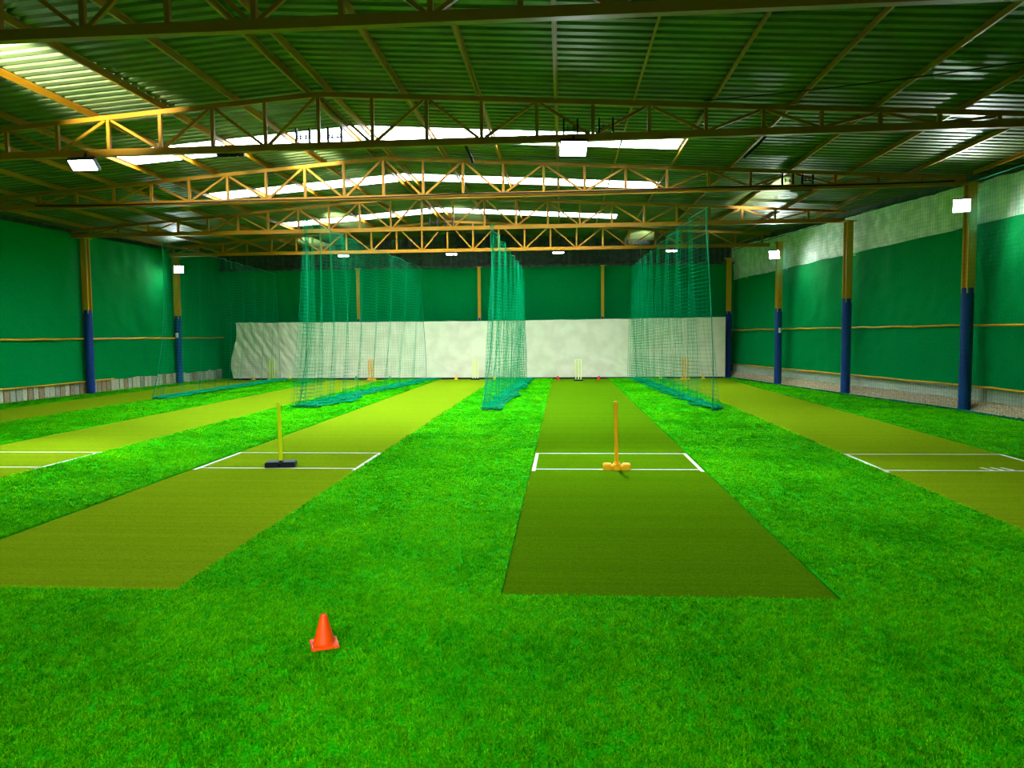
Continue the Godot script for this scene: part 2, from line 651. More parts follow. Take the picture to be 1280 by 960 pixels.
func build_walls() -> void:
	# left
	var w := setting("wall_left", "left side wall of dark green shade cloth above weathered boards", "wall")
	part("backing", solid_wall(LEFT_WALL, -0.12), M.wall_backing, w)
	var ll := length_of(LEFT_WALL)
	part("shade_cloth", cloth(LEFT_WALL, 0.0, ll - 0.05, func(p): return 0.35 + noise.get_noise_1d(p.y * 2.0) * 0.05, func(p): return roof_y(p.x) - 0.12, 0.09, 0.05, 240, 36), M.shade_cloth, w)
	part("girt", rail(LEFT_WALL, 0.0, ll - 0.1, 1.53, 0.15, 0.028, 0.02), M.post_steel, w)
	part("girt", rail(LEFT_WALL, 19.3, 26.6, 0.36, 0.15, 0.022, 0.01), M.post_steel, w)
	var boards := []
	for k in 4:
		var s := Shape.new()
		s.bevel_box(Vector3.ZERO, Vector3(0.03, 0.36 + k * 0.008, 0.185 - k * 0.004), 0.006)
		boards.append(s.mesh())
	var t := 18.0
	while t < ll - 0.15:
		var p := along(LEFT_WALL, t)
		var q := along(LEFT_WALL, t + 0.2)
		var b := part("base_board", boards[rng.randi() % 4], M[["base_board", "base_board", "base_board_grey", "base_board_brown"][rng.randi() % 4]], w, Vector3(p.x + 0.07 + rng.randf_range(-0.008, 0.01), 0.19 + rng.randf_range(-0.015, 0.01), p.y))
		b.rotation.y = atan2(q.x - p.x, q.y - p.y)
		t += 0.196
	# right
	w = setting("wall_right", "right side wall of bright green cloth with a white cloth band under the eaves", "wall")
	part("backing", solid_wall(RIGHT_WALL, 0.12), M.wall_backing, w)
	var lr := length_of(RIGHT_WALL)
	var seam := func(p): return 3.62 + (0.0 if p.y > -15.0 else (p.y + 15.0) * 0.018) + noise.get_noise_1d(p.y * 1.5) * 0.03
	part("shade_cloth", cloth(RIGHT_WALL, 0.0, lr - 0.05, func(p): return 0.47 + noise.get_noise_1d(p.y * 2.0) * 0.04, seam, -0.10, 0.07, 260, 40), M.shade_cloth, w)
	part("white_cloth", cloth(RIGHT_WALL, 0.0, lr - 0.05, func(p): return seam.call(p) - 0.05, func(p): return roof_y(p.x) - 0.16 + noise.get_noise_1d(p.y * 3.0) * 0.04, -0.07, 0.06, 260, 12, 50.0), M.white_cloth, w)
	part("girt", rail(RIGHT_WALL, 0.0, lr - 0.1, 1.66, -0.17, 0.024, 0.03), M.post_steel, w)
	part("girt", rail(RIGHT_WALL, 0.0, lr - 0.1, 0.47, -0.17, 0.024, 0.02), M.post_steel, w)
	t = 16.0
	while t < lr - 1.0:
		var s := Shape.new()
		var prof := [[0.0, 0.0], [0.028, 0.0], [0.036, 0.016], [0.054, 0.016], [0.0625, 0.0]]
		var a := along(RIGHT_WALL, t)
		var b := along(RIGHT_WALL, t + 1.0)
		var dir := Vector3(b.x - a.x, 0, b.y - a.y)
		var inn := Vector3(-1, 0, 0)
		for k in 16:
			for i in 4:
				var f0: float = prof[i][0] + k * 0.0625
				var f1: float = prof[i + 1][0] + k * 0.0625
				var p0: Vector3 = Vector3(a.x, 0, a.y) + dir * f0 + inn * (0.03 + prof[i][1])
				var p1: Vector3 = Vector3(a.x, 0, a.y) + dir * f1 + inn * (0.03 + prof[i + 1][1])
				s.quad(p0, p1, p1 + Vector3.UP * 0.52, p0 + Vector3.UP * 0.52, inn)
		part("base_sheet", s, M.base_sheet, w)
		t += 1.0
	# earth banked along the foot of the right wall
	var bank := Shape.new()
	bank.grid(260, 9, func(u: float, v: float) -> Vector3:
		var tt := lerpf(13.0, lr - 0.1, u)
		var p := along(RIGHT_WALL, tt)
		var foot := p.x - 0.42
		var x := lerpf(p.x - 0.02, foot, v)
		var y := lerpf(0.2, 0.015, pow(v, 1.3)) + noise.get_noise_2d(tt * 6.0, v * 8.0) * 0.05 * (1.0 - v * 0.6) + noise.get_noise_2d(tt * 22.0, v * 22.0) * 0.025
		return Vector3(x, maxf(y, -0.02), p.y))
	var bo := part("earth_bank", bank, M.dirt, self)
	tag(bo, "rough beige earth banked along the foot of the right wall", "earth")
	bo.set_meta("kind", "stuff")
	# back
	w = setting("wall_back", "end wall of very dark green cloth above the white screen", "wall")
	var s := Shape.new()
	s.box(Vector3(-3.4, 2.6, -27.75), Vector3(20.4, 5.7, 0.12))
	part("backing", s, M.wall_backing, w)
	var bp := [Vector2(-12.8, -27.55), Vector2(6.05, -27.3)]
	s = Shape.new()
	s.grid(150, 24, func(u: float, v: float) -> Vector3:
		var x := lerpf(-12.75, 6.05, u)
		return Vector3(x, lerpf(0.02, 3.97, v), lerpf(-27.5, -27.3, u) + noise.get_noise_2d(x * 2.5, v * 2.0) * 0.06))
	part("shade_cloth", s, M.shade_cloth, w)
	s = Shape.new()
	s.beam(Vector3(-12.8, 4.0, -27.45), Vector3(6.1, 4.0, -27.25), 0.08, 0.08)
	part("girt", s, M.wall_backing, w)
	var gx := -12.8
	while gx < 6.0:
		s = Shape.new()
		for k in 5:
			var xa := gx + k * 0.2
			var prof := [[0.0, 0.0], [0.1, 0.0], [0.124, 0.03], [0.176, 0.03], [0.2, 0.0]]
			for i in 4:
				var x0: float = xa + prof[i][0]
				var x1: float = xa + prof[i + 1][0]
				s.quad(Vector3(x0, 3.98, -27.6 + prof[i][1]), Vector3(x1, 3.98, -27.6 + prof[i + 1][1]), Vector3(x1, roof_y(x1) + 0.02, -27.6 + prof[i + 1][1]), Vector3(x0, roof_y(x0) + 0.02, -27.6 + prof[i][1]), Vector3(0, 0, 1))
		part("gable_sheet", s, M.gable_sheet, w)
		gx += 1.0
	# front, behind the camera
	w = setting("wall_front", "plain closing wall of grey sheet at the entrance end", "wall")
	s = Shape.new()
	s.box(Vector3(-1.9, 2.6, NEAR_Z + 0.2), Vector3(23.6, 5.7, 0.12))
	part("backing", s, M.entrance_sheet, w)


# ---------------------------------------------------------------- trusses and posts
func build_trusses() -> void:
	var labels := ["heavy looking ochre steel roof truss farthest from the white screen", "ochre lattice roof truss carrying paired black brackets before the longest skylight", "ochre lattice roof truss with a black cable along its bottom chord", "ochre lattice roof truss between the middle and the rear skylight", "ochre lattice roof truss closest to the white screen"]
	var ends := [[-13.2, 9.0], [-13.2, 8.75], [-13.15, 7.75], [-13.0, 7.0], [-12.75, 6.35]]
	var bottoms := [[4.30, 4.46], [4.30, 4.46], [4.28, 4.40], [4.26, 4.32], [4.20, 4.24]]
	for k in 5:
		var z: float = TRUSS_Z[k]
		var x0: float = ends[k][0]
		var x1: float = ends[k][1]
		var b0: float = bottoms[k][0]
		var b1: float = bottoms[k][1]
		var t := thing("roof_truss", labels[k], "roof truss", Vector3(RIDGE_X, 0, z), "roof trusses")
		var o := Vector3(RIDGE_X, 0, 0)
		var low := func(x: float) -> float: return lerpf(b0, b1, (x - x0) / (x1 - x0))
		var high := func(x: float) -> float: return roof_y(x) - 0.12
		var s := Shape.new()
		s.beam(Vector3(x0, low.call(x0), 0) - o, Vector3(x1, low.call(x1), 0) - o, 0.09, 0.10)
		part("bottom_chord", s, M.ochre_steel, t)
		s = Shape.new()
		s.beam(Vector3(x0, high.call(x0), 0) - o, Vector3(RIDGE_X, high.call(RIDGE_X), 0) - o, 0.07, 0.07)
		part("top_chord", s, M.ochre_steel, t)
		s = Shape.new()
		s.beam(Vector3(RIDGE_X, high.call(RIDGE_X), 0) - o, Vector3(x1, high.call(x1), 0) - o, 0.07, 0.07)
		part("top_chord", s, M.ochre_steel, t)
		var j := -12
		while j <= 15:
			var x := RIDGE_X + j * 0.81
			if x > x0 + 0.1 and x < x1 - 0.1 and high.call(x) - low.call(x) > 0.14:
				s = Shape.new()
				s.beam(Vector3(x, low.call(x) + 0.045, 0) - o, Vector3(x, high.call(x) - 0.03, 0) - o, 0.05, 0.05, Vector3(0, 0, 1))
				part("vertical_web", s, M.ochre_steel, t)
			var xn := x + 0.81
			if x > x0 + 0.1 and xn < x1 - 0.1 and high.call(xn) - low.call(xn) > 0.14:
				s = Shape.new()
				if posmod(j, 2) == 0:
					s.beam(Vector3(x + 0.05, high.call(x) - 0.04, 0) - o, Vector3(xn - 0.05, low.call(xn) + 0.05, 0) - o, 0.04, 0.04, Vector3(0, 0, 1))
				else:
					s.beam(Vector3(x + 0.05, low.call(x) + 0.05, 0) - o, Vector3(xn - 0.05, high.call(xn) - 0.04, 0) - o, 0.04, 0.04, Vector3(0, 0, 1))
				part("diagonal_web", s, M.ochre_steel, t)
			j += 1
		# black clamp brackets standing on the bottom chord, each two uprights with bolted cross bars
		for bx in [[], [-3.84, -3.36, 0.13, 0.64], [4.4, 4.78], [-3.3, -2.9], []][k]:
			s = Shape.new()
			var by: float = low.call(bx) + 0.05
			for e in [-1.0, 1.0]:
				s.box(Vector3(bx + e * 0.1, by + 0.09, 0.0) - o, Vector3(0.026, 0.26, 0.06))
				s.box(Vector3(bx + e * 0.04, by + 0.09, 0.0) - o, Vector3(0.012, 0.08, 0.03))
			s.box(Vector3(bx, by + 0.075, 0.0) - o, Vector3(0.22, 0.014, 0.03))
			s.box(Vector3(bx, by + 0.105, 0.0) - o, Vector3(0.18, 0.010, 0.03))
			part("clamp_bracket", s, M.black_metal, t)


func post(label: String, at: Vector3, height: float, split: float, size: float, turn: float) -> Node3D:
	var t := thing("support_post", label, "post", at, "", turn)
	var s := Shape.new()
	# channel pair: two flanges and a recessed web
	for k in [-1.0, 1.0]:
		s.box(Vector3(0, (split - 0.1 + height) / 2.0, k * size * 0.42), Vector3(size * 0.82, height - split + 0.1, size * 0.16))
	s.box(Vector3(0, (split - 0.1 + height) / 2.0, 0), Vector3(size * 0.2, height - split + 0.1, size * 0.7))
	part("steel_column", s, M.post_steel, t)
	s = Shape.new()
	s.box(Vector3(0, height + 0.01, 0), Vector3(size * 1.5, 0.02, size * 1.5))
	part("cap_plate", s, M.post_steel, t)
	s = Shape.new()
	var r := size * 0.58
	var prof := []
	var n := int(split / 0.11)
	for i in n + 1:
		var y := split * i / n
		prof.append([r * (1.0 + 0.05 * noise.get_noise_2d(at.z * 3.0 + i * 5.3, at.x * 3.0)), y])
		if i < n:
			prof.append([r * 1.03, y + split / n * 0.55])
	prof.append([r * 0.3, split + 0.005])
	s.lathe(Vector3.ZERO, prof, 16)
	part("padding", s, M.pad_blue, t)
	return t


func build_posts() -> void:
	post("ochre post with dark blue padding beside the left wall, without a lamp", Vector3(-12.98, 0, -20.1), 4.25, 2.32, 0.19, 0.0)
	var p := post("ochre post with blue padding beside the left wall, carrying a bright lamp", Vector3(-12.72, 0, -24.5), 4.15, 2.26, 0.19, 0.0)
	var s := Shape.new()
	s.bevel_box(Vector3(0.02, 1.62, 0.135), Vector3(0.09, 0.16, 0.03), 0.006)
	part("white_tie", s, M.tie_white, p)
	post("large padded post by the right wall whose lamp lights the white band", Vector3(7.78, 0, -15.24), 4.34, 2.38, 0.19, 0.1)
	post("padded ochre and blue post by the right wall between the two lamp posts", Vector3(7.03, 0, -19.41), 4.26, 2.38, 0.19, 0.1)
	p = post("padded ochre and blue lamp post by the right wall with a white tie", Vector3(6.39, 0, -23.07), 4.2, 2.26, 0.18, 0.1)
	s = Shape.new()
	s.bevel_box(Vector3(0.0, 1.62, 0.125), Vector3(0.07, 0.14, 0.03), 0.006)
	part("white_tie", s, M.tie_white, p)
	post("dark padded corner post where the white screen meets the right wall", Vector3(5.72, 0, -26.75), 4.1, 2.3, 0.17, 0.0)
	for q in [[-7.33, "slim ochre post on the end wall behind the net, above the orange stumps"], [-2.95, "slim ochre post on the end wall, above the pale stumps beside the net"], [1.42, "slim ochre post on the end wall between the two right-hand dividing nets"]]:
		post(q[1], Vector3(q[0], 0, -27.1), 3.95, 2.16, 0.12, 0.0)


# ---------------------------------------------------------------- lamps
func lamp(label: String, at: Vector3, aim: Vector3, size: Vector2, energy: float, spread: float, arm: Array, group := "floodlights") -> Node3D:
	# flat LED flood: finned housing, bright front, bracket arms; the thing's origin is the middle of its front
	var t := thing("floodlight", label, "floodlight", at, group)
	var head := Node3D.new()
	var up := Vector3.UP if absf(aim.normalized().y) < 0.95 else Vector3(0, 0, 1)
	var bs := Basis.looking_at(aim.normalized(), up)
	var turned := func(shape: Shape) -> Shape:
		for i in shape.v.size():
			shape.v[i] = bs * shape.v[i]
			shape.n[i] = bs * shape.n[i]
		return shape
	var s := Shape.new()
	s.box(Vector3(0, 0, 0.035), Vector3(size.x, size.y, 0.05))
	for k in 7:
		s.box(Vector3(lerpf(-0.42, 0.42, k / 6.0) * size.x, 0, 0.075), Vector3(0.012, size.y * 0.86, 0.04))
	for k in [-1.0, 1.0]:
		s.box(Vector3(k * size.x * 0.485, 0, 0.0), Vector3(size.x * 0.03, size.y, 0.024))
		s.box(Vector3(0, k * size.y * 0.48, 0.0), Vector3(size.x, size.y * 0.04, 0.024))
	part("housing", turned.call(s), M.lamp_body, t)
	s = Shape.new()
	s.box(Vector3(0, 0, 0.008), Vector3(size.x * 0.93, size.y * 0.91, 0.008))
	part("lens", turned.call(s), M.lamp_glow, t)
	s = Shape.new()
	for q in arm:
		s.beam(q[0], q[1], 0.03, 0.03)
	part("bracket", s, M.black_metal, t)
	head.free()
	var l: Light3D
	if spread > 0.0:
		var sp := SpotLight3D.new()
		sp.spot_angle = spread
		sp.spot_angle_attenuation = 0.7
		sp.spot_range = 60.0
		sp.spot_attenuation = 2.0
		sp.light_size = 0.1
		l = sp
	else:
		var ar := AreaLight3D.new()
		ar.area_size = size * 0.9
		ar.area_range = 60.0
		ar.area_attenuation = 2.0
		l = ar
	l.name = "light"
	l.light_color = Color(0.95, 1.0, 0.99)
	l.light_energy = energy
	l.shadow_enabled = true
	t.add_child(l)
	l.transform = Transform3D(bs, aim.normalized() * 0.02)
	return t


func build_lamps() -> void:
	var down := 17.0
	var side_arm := [[Vector3(0, 0.08, -0.05), Vector3(0, 0.2, -0.08)], [Vector3(-0.16, 0.08, -0.05), Vector3(0.16, 0.08, -0.05)]]
	# hung under the second truss, facing the entrance end
	lamp("glaring white floodlight under the bracketed truss, hanging before the skylight", Vector3(0.17, 4.22, -11.18), Vector3(0.15, -0.75, 1.0), Vector2(0.40, 0.24), down, 50.0, side_arm)
	lamp("white floodlight under the bracketed truss toward the left wall", Vector3(-7.19, 4.15, -11.18), Vector3(0.0, -0.85, 0.8), Vector2(0.42, 0.2), down, 52.0, side_arm)
	# high on the entrance wall behind the lanes' near end, thrown down the hall
	for q in [[-3.2, "floodlight on the entrance wall toward the left side"], [1.0, "floodlight on the entrance wall toward the right side"]]:
		lamp(q[1], Vector3(q[0], 3.5, 4.9), Vector3(0.0, -0.37, -1.0), Vector2(0.42, 0.3), 34.0, 22.0, [[Vector3(0, 0, 0.08), Vector3(0, 0.02, 0.2)]])
	# on posts
	lamp("bright floodlight on the padded post by the left wall", Vector3(-12.55, 3.78, -24.35), Vector3(0.5, -0.5, 0.85), Vector2(0.3, 0.26), 4.0, 72.0, [[Vector3(-0.05, 0, -0.06), Vector3(-0.15, 0.02, -0.1)]])
	lamp("bright floodlight on the large post by the right wall beside the earth bank", Vector3(7.55, 3.92, -15.1), Vector3(-0.38, -0.4, 0.85), Vector2(0.3, 0.26), 7.0, 78.0, [[Vector3(0.05, 0, -0.06), Vector3(0.18, 0.02, -0.1)]])
	lamp("bright floodlight on the tied lamp post by the right wall", Vector3(6.2, 3.83, -22.92), Vector3(-0.38, -0.4, 0.85), Vector2(0.3, 0.26), 7.0, 78.0, [[Vector3(0.05, 0, -0.06), Vector3(0.15, 0.02, -0.1)]])
	# on top of the chords, thrown up along the ribbed roof towards the screen
	var ups := [
		[Vector3(-6.6, 4.32, -7.08), "floodlight on the truss farthest from the white screen, lighting the ribbed roof", 60.0, 0.24, 15.0],
		[Vector3(-5.0, 4.33, -11.43), "floodlight behind the bottom chord of the truss with paired black brackets", 60.0, 0.2, 9.0],
		[Vector3(4.7, 4.38, -15.53), "floodlight behind the black brackets of the cabled truss toward the right wall", 50.0, 0.18, 10.0],
		[Vector3(-6.5, 4.27, -19.73), "floodlight behind the truss between skylights, above the bunched net", 36.0, 0.3, 11.0],
		[Vector3(-3.0, 4.28, -19.73), "floodlight at the ridge behind the truss between middle and rear skylights", 20.0, 0.3, 11.0],
		[Vector3(-8.7, 4.2, -24.13), "floodlight behind the last truss before the screen, left of the bunched net", 20.0, 0.35, 12.0],
		[Vector3(2.7, 4.22, -24.13), "floodlight behind the last truss before the screen, above the right-hand net", 20.0, 0.35, 12.0],
	]
	for u in ups:
		lamp(u[1], u[0], Vector3(0, u[3], -1.0), Vector2(0.42, 0.1), u[2], u[4], [[Vector3(-0.15, 0.0, 0.06), Vector3(-0.15, 0.0, 0.1)], [Vector3(0.15, 0.0, 0.06), Vector3(0.15, 0.0, 0.1)]])
	# under the last truss, thrown at the end wall
	for q in [[-6.99, "small floodlight under the last truss above the orange stumps"], [-3.5, "small floodlight under the last truss above the pale left stumps"], [-0.12, "small floodlight under the last truss above the dividing net"], [3.4, "small floodlight under the last truss above the right-hand net"]]:
		lamp(q[1], Vector3(q[0], 4.12, -24.15), Vector3(0.0, -0.95, 0.35), Vector2(0.36, 0.14), 3.5, 75.0, [[Vector3(0, 0.02, 0.0), Vector3(0, 0.1, 0.1)]])


# ---------------------------------------------------------------- mats
func build_mats() -> void:
	var labels := ["olive pitch mat running along the left wall", "olive pitch mat with white creases, second from the left wall", "olive pitch mat under the yellow stump on a black base", "darker olive pitch mat under the orange stump on a yellow base", "olive pitch mat with painted stump marks along the right wall"]
	for k in 5:
		var x: float = LANE_X[k]
		var t := thing("pitch_mat", labels[k], "mat", Vector3(x, 0, 0), "pitch mats")
		var s := Shape.new()
		var half := 0.972
		var zn := -4.39
		var zf := -26.3
		s.box(Vector3(0, 0.004, (zn + zf) / 2.0), Vector3(half * 2.0, 0.024, zn - zf))
		part("mat", s, M.mat_fresh if k == 3 else M.mat, t)
		var top := 0.0175
		var zb := -8.6
		var zp := -9.75
		var side := 0.94
		var line := func(x0: float, z0: float, x1: float, z1: float, w: float) -> void:
			var q := Shape.new()
			q.beam(Vector3(x0, top, z0), Vector3(x1, top, z1), w, 0.003)
			part("crease_line", q, M.line_white, t)
		if k == 0:
			continue
		line.call(-side, zb, side, zb, 0.032)
		line.call(-side, zp, side, zp, 0.03)
		for e in [-1.0, 1.0]:
			line.call(e * side, zb + 0.12, e * side, zp - 0.02, 0.04)
		if k == 4:
			for e in 3:
				line.call(0.24 + e * 0.11, zb - 0.03, 0.20 + e * 0.11, zb - 0.2, 0.035)


# ---------------------------------------------------------------- screen
func build_screen() -> void:
	var t := thing("screen_cloth", "wide off-white cloth screen hung across the end of the lanes", "screen", Vector3(-3.1, 0, -26.6))
	var s := Shape.new()
	var fold := FastNoiseLite.new()
	fold.seed = 21
	fold.frequency = 1.0
	s.grid(420, 34, func(u: float, v: float) -> Vector3:
		var x := lerpf(-8.72, 8.66, u)
		var top := lerpf(2.06, 2.10, u) + 0.05 * sin(u * PI) * -0.6 + 0.012 * sin(u * 60.0)
		var y := lerpf(0.06, top, v)
		var lean := 0.0
		var wr := 0.0
		if u < 0.24:        # slack folds running diagonally at the left end
			var k := smoothstep(0.24, 0.06, u)
			wr = k * (0.016 * sin((x * 1.0 + y * 0.6) * 17.0 + 5.0 * fold.get_noise_2d(x * 0.8, y * 0.8)) + 0.03 * fold.get_noise_2d((x + y * 0.6) * 3.0, y * 0.5)) * (0.35 + 0.65 * smoothstep(0.0, 1.2, y))
			lean = k * -0.12 * sin(v * 5.0 + 0.4) * smoothstep(0.05, 0.0, u)
		wr += 0.012 * fold.get_noise_2d(x * 0.6, y * 0.35)
		var low := smoothstep(1.1, 0.3, y)
		wr += low * 0.022 * fold.get_noise_2d(x * 1.1, y * 3.2 + sin(x * 1.3))
		return Vector3(x + lean, y, wr + lerpf(-0.1, 0.15, u)))
	part("cloth", s, M.screen_cloth, t)
	s = Shape.new()
	s.tube([Vector3(-8.9, 2.07, -0.1), Vector3(-0.1, 2.045, 0.02), Vector3(8.75, 2.11, 0.15)], 0.012, 6)
	part("hanging_rope", s, M.rope_green, t)
	s = Shape.new()
	s.beam(Vector3(-8.6, 0.045, -0.04), Vector3(8.6, 0.045, 0.16), 0.02, 0.035)
	part("hem", s, M.rubber, t)


# ---------------------------------------------------------------- nets
func cord(s: Shape, pts: PackedVector3Array, r: float) -> void:   # three-sided strand
	var first := s.v.size()
	var count := pts.size()
	for i in count:
		var d := (pts[mini(i + 1, count - 1)] - pts[maxi(i - 1, 0)]).normalized()
		var a := d.cross(Vector3(0.36, 0.48, 0.8))
		if a.length() < 0.05:
			a = d.cross(Vector3(0.8, -0.6, 0.0))
		a = a.normalized()
		var b := a.cross(d)
		for k in 3:
			var o := a * cos(TAU * k / 3.0) + b * sin(TAU * k / 3.0)
			s.v.append(pts[i] + o * r)
			s.n.append(o)
	for i in count - 1:
		for k in 3:
			var p := first + i * 3 + k
			var q := first + i * 3 + (k + 1) % 3
			s.tri(p, p + 3, q)
			s.tri(q, p + 3, q + 3)


func dividing_net(label: String, p: Dictionary) -> void:
	var t := thing("dividing_net", label, "net", Vector3(p.x, 0, p.zb), "dividing nets between the lanes")
	var nu: int = p.nu
	var total: float = p.top + p.pool
	var nv := int(total / 0.08)
	var f := FastNoiseLite.new()
	f.seed = p.seed
	f.frequency = 1.0
	var rows := []
	for j in nv + 1:
		rows.append(PackedVector3Array())
	for i in nu + 1:
		var u := float(i) / nu
		var g: float = u - p.gather * sin(TAU * p.folds * u) / (TAU * p.folds)
		g = pow(g, p.crowd) if p.crowd > 0.0 else 1.0 - pow(1.0 - g, -p.crowd)
		var hang: float = lerpf(p.top, p.top - 0.25, g)
		var jit := f.get_noise_2d(u * 40.0, 3.0)
		for j in nv + 1:
			var sdist := total * j / nv
			var h := minf(sdist / hang, 1.0)
			var over := maxf(0.0, sdist - hang)
			var loose := clampf(over / 0.3, 0.0, 1.0)      # the gathers open out where the net lies down
			var even: float = pow(u, p.crowd) if p.crowd > 0.0 else 1.0 - pow(1.0 - u, -p.crowd)
			even = lerpf(g, lerpf(even, u, 0.6), loose)
			var zt: float = lerpf(p.zft, p.zb, even)
			var zl: float = lerpf(p.zfb, p.zb, even)
			var z: float = lerpf(zt, zl, pow(h, 2.2))
			var wave := sin(TAU * p.folds * u + 0.9 * sin(h * 3.0 + u * 5.0)) * lerpf(0.05, p.swing, h) + jit * 0.10 * h
			var x: float = wave * (1.0 - 0.8 * loose) + p.lean * h * h * (1.0 - 0.6 * u) + p.xf * (1.0 - g)
			if p.has("waist"):     # the back edge is drawn together above the floor
				var w: float = smoothstep(0.72, 1.0, u) * exp(-pow((h - 0.86) / 0.12, 2.0))
				z = lerpf(z, p.zb + 0.5, w * 0.7)
			var y := hang * (1.0 - h)
			if over > 0.0:
				# laid back and forth on the floor in shrinking folds
				var k: float = over / p.pool
				var reach: float = p.reach * (0.8 + 0.45 * f.get_noise_2d(u * 3.0, 7.0))
				var lap := pingpong(over / 0.85, 1.0) * reach * (1.0 - 0.25 * k)
				x += p.side * lap + 0.03 * f.get_noise_2d(u * 14.0, over * 5.0)
				z += lap * p.trail * (1.0 - u) + 0.05 * f.get_noise_2d(u * 12.0 + 9.0, over * 4.0)
				y = 0.035 + 0.045 * k + 0.035 * (0.5 + f.get_noise_2d(u * 16.0, over * 5.0))
			else:
				y = maxf(y, 0.04)
			rows[j].append(Vector3(x, y, z - p.zb))
	var s := Shape.new()
	var r: float = p.r
	var ground := int(p.top / 0.08) - 1      # the rows below this one lie on the floor
	for j in range(1, ground):
		cord(s, rows[j], r)
	for i in range(1, nu):
		var pts := PackedVector3Array()
		for j in range(0, ground, 3):
			pts.append(rows[j][i])
		pts.append(rows[ground][i])
		cord(s, pts, r)
	part("netting", s, M.net_cord, t).set_meta("kind", "stuff")
	s = Shape.new()
	for j in range(ground, nv):
		cord(s, rows[j], r * 2.8)
	for i in range(1, nu):
		var pts := PackedVector3Array()
		for j in range(ground, nv + 1):
			pts.append(rows[j][i])
		cord(s, pts, r * 2.8)
	part("pooled_netting", s, M.net_cord, t).set_meta("kind", "stuff")
	s = Shape.new()
	s.tube(Array(rows[0]), 0.008, 5)
	part("top_rope", s, M.rope_green, t)
	s = Shape.new()
	s.tube(Array(rows[nv]), 0.012, 5)
	part("bottom_rope", s, M.rope_green, t)
	for i in [0, nu]:
		var pts := []
		for j in nv + 1:
			pts.append(rows[j][i])
		s = Shape.new()
		s.tube(pts, 0.009, 5)
		part("edge_rope", s, M.rope_green, t)


func build_nets() -> void:
	dividing_net("faint green hanging net nearest the left wall, drooping onto the turf", {"x": -9.9, "xf": -0.1, "zft": -18.6, "zfb": -18.0, "zb": -26.0, "top": 3.95, "pool": 2.0, "reach": 0.7, "nu": 90, "folds": 9.0, "gather": 0.6, "crowd": 1.0, "swing": 0.10, "lean": -0.1, "side": 0.8, "trail": 0.3, "seed": 4, "r": 0.0022})
	dividing_net("green net bunched below the rear skylight, trailing across the turf strip", {"x": -4.75, "xf": -0.85, "zft": -16.4, "zfb": -15.9, "zb": -25.9, "top": 4.08, "pool": 2.5, "reach": 1.0, "nu": 150, "folds": 11.0, "gather": 0.85, "crowd": 2.0, "swing": 0.16, "lean": -0.1, "side": 0.9, "trail": 0.3, "seed": 8, "r": 0.0024})
	dividing_net("narrow dense green net hanging between yellow and orange stump lanes", {"x": -1.3, "xf": -0.25, "zft": -16.5, "zfb": -15.2, "zb": -25.8, "top": 3.95, "pool": 2.5, "reach": 0.75, "nu": 150, "folds": 8.0, "gather": 0.8, "crowd": -1.25, "swing": 0.16, "lean": -0.12, "side": 0.75, "trail": 0.1, "seed": 12, "r": 0.003, "waist": true})
	dividing_net("green net hanging between the orange stump lane and right wall lane", {"x": 2.35, "xf": 0.5, "zft": -15.5, "zfb": -15.0, "zb": -25.8, "top": 4.05, "pool": 2.5, "reach": 1.0, "nu": 140, "folds": 10.0, "gather": 0.85, "crowd": -1.5, "swing": 0.18, "lean": 0.05, "side": 0.35, "trail": -0.3, "seed": 16, "r": 0.0024})
	# guard net stretched along the right-hand posts
	var line := [Vector2(8.3, -9.0), Vector2(7.78, -13.0), Vector2(7.63, -15.2), Vector2(6.88, -19.4), Vector2(6.25, -23.0), Vector2(5.75, -26.1)]
	var t := thing("guard_net", "fine dark green guard net stretched before the posts of the right wall", "net", Vector3(6.9, 0, -19.4))
	var o := Vector3(6.9, 0, -19.4)
	var s := Shape.new()
	var total := length_of(line)
	var y := 0.1
	while y < 4.3:
		var pts := PackedVector3Array()
		for i in 40:
			var q := along(line, total * i / 39.0)
			pts.append(Vector3(q.x + 0.02 * noise.get_noise_2d(i * 1.3, y), y, q.y) - o)
		cord(s, pts, 0.0016)
		y += 0.08
	var d := 0.0
	while d < total:
		var q := along(line, d)
		cord(s, PackedVector3Array([Vector3(q.x, 0.03, q.y) - o, Vector3(q.x, 4.35, q.y) - o]), 0.0016)
		d += 0.08
	part("netting", s, M.wall_net_cord, t).set_meta("kind", "stuff")
	for h in [0.035, 4.33]:
		var pts := []
		for i in 60:
			var q := along(line, total * i / 59.0)
			pts.append(Vector3(q.x - 0.02, h + 0.012 * noise.get_noise_1d(i * 3.0), q.y) - o)
		s = Shape.new()
		s.tube(pts, 0.03 if h < 1.0 else 0.01, 6)
		part("bottom_hem" if h < 1.0 else "top_rope", s, M.wall_net_cord, t)


# ---------------------------------------------------------------- stumps and cones
func stump_shape(h: float) -> Shape:
	var s := Shape.new()
	s.lathe(Vector3.ZERO, [[0.0, 0.0], [0.021, 0.0], [0.021, h - 0.02], [0.0185, h - 0.004], [0.013, h], [0.0, h - 0.006]], 16)
	return s


